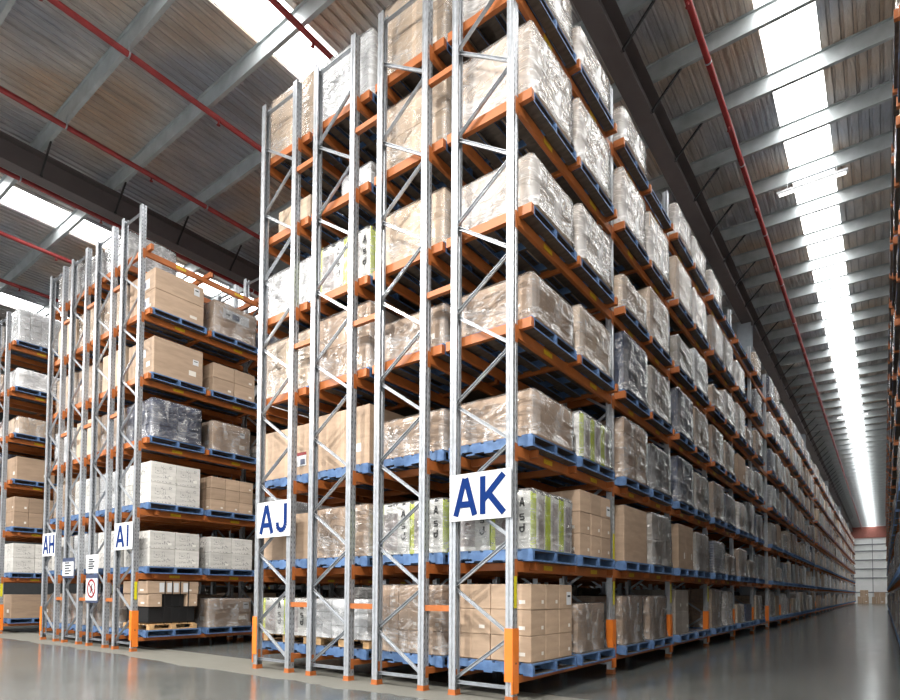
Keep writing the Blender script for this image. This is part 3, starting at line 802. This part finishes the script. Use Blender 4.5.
# notices
def notice(x0, x1, z0, z1, kind, label):
    w = x1-x0; h = z1-z0; g = G(); g.cbox(-w/2, w/2, -.004, .006, 0, h, .002)
    o = obj('wall_notice' if kind != 'no' else 'prohibition_sign', g, None, ((x0+x1)/2, Y0-.022, z0), label, 'notice', mats=[M['header'] if kind != 'plain' else M['signwhite']])
    g = G(); g.box(-w/2+.025, w/2-.025, -.011, -.0045, .05, h-(.09 if kind != 'plain' else .03)); obj('sheet', g, o, mats=[M['signwhite']], label='white printed sheet')
    if kind == 'text' or kind == 'plain':
        g = G(); hh = h-.16
        for i in range(5): g.box(-w*.25, w*(.25 if i % 2 else .12), -.016, -.0112, .09+hh*i/5, .118+hh*i/5)
        obj('print', g, o, mats=[M['print']], label='grey lines of print')
    if kind == 'no':
        g = G(); c = (0, h*.5); r = w*.3
        pts = [(c[0]+r*math.cos(2*PI*i/28), c[1]+r*math.sin(2*PI*i/28)) for i in range(29)]
        strokes(g, list(zip(pts[:-1], pts[1:])), .04, -.0112, 0)
        obj('prohibition_ring', g, o, mats=[M['signred']], label='red ring')
        g = G(); a = .7071*r
        strokes(g, [((-a, h*.5+a), (a, h*.5-a))], .032, -.0166, 0); obj('slash', g, o, mats=[M['signred']], label='red slash')
        g = G(); strokes(g, [((-.03, h*.5-.1), (0, h*.5+.03)), ((0, h*.5+.03), (.05, h*.5+.1)), ((0, h*.5+.03), (.06, h*.5-.03))], .03, -.0116, 0)
        obj('pictogram', g, o, mats=[M['black']], label='dark climbing figure')
    return o
notice(-15.16, -14.52, 1.47, 1.93, 'text', 'small notice with printed text in a grey holder right of the AH sign')
notice(-13.90, -13.33, 1.56, 1.96, 'plain', 'plain white notice above the prohibition sign')
notice(-13.90, -13.30, .93, 1.54, 'no', 'white sign with red prohibition circle and slate blue header on rack frame')

# ------------------------------------------------------------------ building
def struct(name, g, mats, loc=(0,0,0)): return obj(name, g, None, loc, kind='structure', mats=mats)
XW0, XW1, YB, YE = -34., 9., -15., 105.
g = G(); g.box(XW0-.3, XW1+.3, YB-.3, YE+.3, -.2, 0); struct('floor', g, [M['floor']])
sky = [(5.2, 6.2), (-1.68, -.8), (-9.3, -8.25), (-18.75, -17.7), (-25.4, -24.4)]
g = G(); xs = [XW0]
edges = sorted(e for s in sky for e in s); spans = [(a, b) for a, b in zip([XW0]+edges, edges+[XW1])][::2]
for a, b in spans:
    n = max(2, int((b-a)/.19)); st = (b-a)/n
    prof = []
    for i in range(n):
        x = a+i*st; prof += [(x, ROOF), (x+st*.62, ROOF), (x+st*.7, ROOF+.028), (x+st*.92, ROOF+.028)]
    prof.append((b, ROOF))
    for (p, q) in zip(prof[:-1], prof[1:]):
        g.face([(p[0], YB, p[1]), (p[0], YE, p[1]), (q[0], YE, q[1]), (q[0], YB, q[1])])
g.box(XW0, XW1, YB, YE, ROOF+.3, ROOF+.4)
struct('ceiling', g, [M['foil']])
for i, (a, b) in enumerate(sky):
    g = G(); g.box(a, b, YB, YE, ROOF+.05, ROOF+.06); struct('window_%d' % (i+1), g, [M['daylight']])
# purlins: Z sections across the roof
g0 = G()
zp = [(-.045,ROOF-.005),(-.045,ROOF-.02),(-.002,ROOF-.02),(-.002,GZ1),(.075,GZ1),(.075,GZ1+.03),(.07,GZ1+.03),(.07,GZ1+.006),(.004,GZ1+.006),(.004,ROOF-.005)]
g0.prism([(y, z) for y, z in zp], 'x', XW0, XW1)
ME_pur = g0.mesh('roof_purlin', [M['purlin']])
y = 4.8-1.6*12; 
while y < YE:
    if y > YB: obj('roof_purlin', ME_pur, None, (0, y, 0), kind='structure')
    y += 1.6
# girders
def girder(x, name):
    g = G(); g.box(x-.17, x+.17, YB, YE, GZ0, GZ0+.03); g.box(x-.012, x+.012, YB, YE, GZ0+.03, GZ1-.03); g.box(x-.2, x+.2, YB, YE, GZ1-.03, GZ1-.002)
    struct(name, g, [M['girder']])
for x in (-3.67, -15.45, -27.2): girder(x, 'roof_girder')
fb = G(); fb.bar((0, 0, GZ0+.02), (.66, 0, GZ1+.12), .035, .035); fb.box(-.03, .03, -.03, .03, GZ0+.0, GZ0+.04)
ME_fly = fb.mesh('fly_brace', [M['black']])
y = 4.8
while y < 90:
    for x in (-3.67, -15.45):
        obj('fly_brace', ME_fly, None, (x+.17, y+.06, 0), kind='structure')
    y += 1.6
for yc in (22.3, 39.7, 57.1, 74.5, 91.9):
    yb = yc
    g = G(); x = -3.77
    g.box(x-.22, x+.22, -.18, -.155, 0, GZ0-.002); g.box(x-.22, x+.22, .155, .18, 0, GZ0-.002); g.box(x-.012, x+.012, -.155, .155, 0, GZ0-.002)
    struct('steel_column', g, [M['column']], (0, yb, 0))
for yc in (22.3, 39.7, 57.1):
    g = G(); x = -15.45
    g.box(x-.2, x+.2, -.18, -.155, 0, GZ0-.002); g.box(x-.2, x+.2, .155, .18, 0, GZ0-.002); g.box(x-.012, x+.012, -.155, .155, 0, GZ0-.002)
    struct('steel_column', g, [M['column']], (0, yc, 0))
# sprinkler pipes
for i, (x, lab) in enumerate([(-2.45, 'red sprinkler pipe running down the right aisle ceiling'), (-8.0, 'red sprinkler pipe beside the bright skylight at top centre'), (-10.95, 'red sprinkler pipe crossing the top left ceiling, uppermost there'),
                  (-13.75, 'red sprinkler pipe across the left ceiling just above the dark girder'), (-16.4, 'dark red pipe just below the left dark girder'), (-19.35, 'red pipe over the far left racks, below the skylight'), (-22.3, 'lowest red pipe at the left edge')]):
    o = empty('sprinkler_pipe', (x, 0, 11.0), lab, 'pipe', 'red sprinkler pipes')
    g = G(); g.tube((0, YB+.05, 0), (0, YE-.05, 0), .055, 14); obj('pipe', g, o, mats=[M['red']])
    g = G(); y = 3.4
    while y < 60:
        g.tube((0, y, -.04), (0, y, -.13), .02, 8); g.tube((0, y, -.13), (0, y, -.135), .04, 10); y += 3.2
    obj('sprinkler_head', g, o, mats=[M['red']], kind='stuff')
    g = G(); y = 4.8
    while y < 60:
        g.tube((0, y-.015, 0), (0, y+.015, 0), .064, 14); g.box(-.008, .008, y-.01, y+.01, .06, .25); y += 3.2
    obj('pipe_clamp', g, o, mats=[M['galv']], kind='stuff')
# batten light
for k, (y, lab) in enumerate([(16.0, 'white twin fluorescent batten light hanging across the right skylight, nearest one'), (38.4, 'small distant batten light hanging across the right skylight')]):
    o = empty('hanging_batten_light', (-1.23, y, 10.95), lab, 'ceiling light', 'batten lights')
    g = G(); g.cbox(-.72, .72, -.07, .07, 0, .06, .01)
    for s in (-.5, .5): g.tube((s, 0, .06), (s, 0, .219), .006, 6)
    obj('housing', g, o, mats=[M['signwhite']])
    for s in (-.035, .035):
        g = G(); g.tube((-.68, s, -.018), (.68, s, -.018), .014, 10); obj('tube', g, o, mats=[M['tubelight']])
# walls
def wall(name, x0, x1, y0, y1, m='wallpanel'):
    g = G(); g.box(x0, x1, y0, y1, 0, ROOF+.3); struct(name, g, [M[m]])
wall('wall_back', XW0, XW1, YE, YE+.2); wall('wall_left', XW0-.2, XW0, YB, YE, 'darkwall'); wall('wall_right', XW1, XW1+.2, YB, YE); wall('wall_front', XW0, XW1, YB-.2, YB)
g = G()
for z in (1.6, 3.7, 5.02, 6.33, 7.65, 8.6): g.box(XW0+.1, XW1-.1, YE-.09, YE-.002, z-.08, z+.08)
for x in (-20, -14, -8, -1.25, 5): g.box(x-.04, x+.04, YE-.05, YE-.003, .02, 9.4)
struct('trim_1', g, [M['girt']])
g = G(); g.box(XW0+.1, XW1-.1, YE-.15, YE-.004, 9.55, ROOF-.3); struct('trim_2', g, [M['flash']])
# cartons at the far wall
for (x0, x1, z0, z1, nx, lab) in [(-3.0, -1.7, 0, 1.0, 3, 'distant tan carton pile against the far wall, lower left'), (-2.7, -1.75, 1.005, 1.9, 2, 'distant tan carton on top of the left pile by the far wall'),
                              (-1.35, .15, 0, .95, 3, 'distant row of tan cartons on the floor right of the left pile'), (-1.1, .2, .955, 1.6, 2, 'long tan carton lying on the distant right pile')]:
    g = G(); st = (x1-x0)/nx
    for i in range(nx): g.cbox(i*st+.01, (i+1)*st-.01, 0, .9, 0, z1-z0, .01)
    obj('carton_pile', g, None, (x0, 100.6, z0), lab, 'carton', 'cartons on the floor by the far wall', mats=[M['tan1']])

# ------------------------------------------------------------------ light
w = bpy.data.worlds.new('daylight'); sc.world = w; w.use_nodes = True
w.node_tree.nodes['Background'].inputs[0].default_value = (.8, .88, 1, 1); w.node_tree.nodes['Background'].inputs[1].default_value = 1.0
def area(name, loc, rot, sx, sy, e, c=(1, 1, 1)):
    l = bpy.data.lights.new(name, 'AREA'); l.shape = 'RECTANGLE'; l.size = sx; l.size_y = sy; l.energy = e; l.color = c
    o = bpy.data.objects.new(name, l); col.objects.link(o); o.location = loc; o.rotation_euler = rot; return o
# unseen dock doors behind the camera, with added fill lights for the rack ends
for i, x in enumerate((-26, -18, -10, -2, 5)):
    g = G(); g.box(x-2.5, x+2.5, YB+.001, YB+.02, 0, 5.5); struct('door_%d' % (i+1), g, [M['galv']])
    if x < -5: area('added_front_fill', (x, YB+.1, 3.2), (PI/2, 0, PI), 4.8, 5., 700, (1, .98, .95))
# unseen high-bay lamps, added over the cross aisle to brighten the rack ends
for i, x in enumerate((-24, -18, -12, -6, 0)):
    o = empty('added_pendant_lamp', (x, -1.6, 10.2), 'added unseen high bay lamp brightening the rack ends', 'ceiling light', 'added unseen high bay lamps over the cross aisle')
    g = G(); g.tube((0,0,.12), (0,0,.4), .3, 20, 0, .08); g.tube((0,0,.4), (0,0,.969), .01, 6); obj('reflector', g, o, mats=[M['galv']])
    area('added_lamp_fill', (x, -1.6, 10.3), (0, 0, 0), .55, .55, 1550, (1, .96, .9))

# ------------------------------------------------------------------ camera
yaw, p, r = math.radians(36.5799), math.radians(1.90604), math.radians(-.31828)
Fv = Vector((-math.sin(yaw), math.cos(yaw), 0)); Rt = Vector((math.cos(yaw), math.sin(yaw), 0)); U = Vector((0, 0, 1))
F2 = Fv*math.cos(p)+U*math.sin(p); U2 = U*math.cos(p)-Fv*math.sin(p)
Rv = Rt*math.cos(r)-U2*math.sin(r); Uv = U2*math.cos(r)+Rt*math.sin(r)
cam = bpy.data.cameras.new('camera'); co = bpy.data.objects.new('camera', cam); col.objects.link(co)
m = Matrix((Rv, Uv, -F2)).transposed().to_4x4(); m.translation = Vector((0, 0, 1.1823)); co.matrix_world = m
cam.sensor_width = 36; cam.sensor_fit = 'HORIZONTAL'; cam.lens = 36*584.497/900; cam.shift_y = (573.4924-350)/900
cam.clip_start = .05; cam.clip_end = 400
sc.camera = co
sc.view_settings.view_transform = 'Standard'; sc.view_settings.look = 'None'; sc.view_settings.gamma = 1; sc.view_settings.exposure = 0
sc.view_settings.use_curve_mapping = False
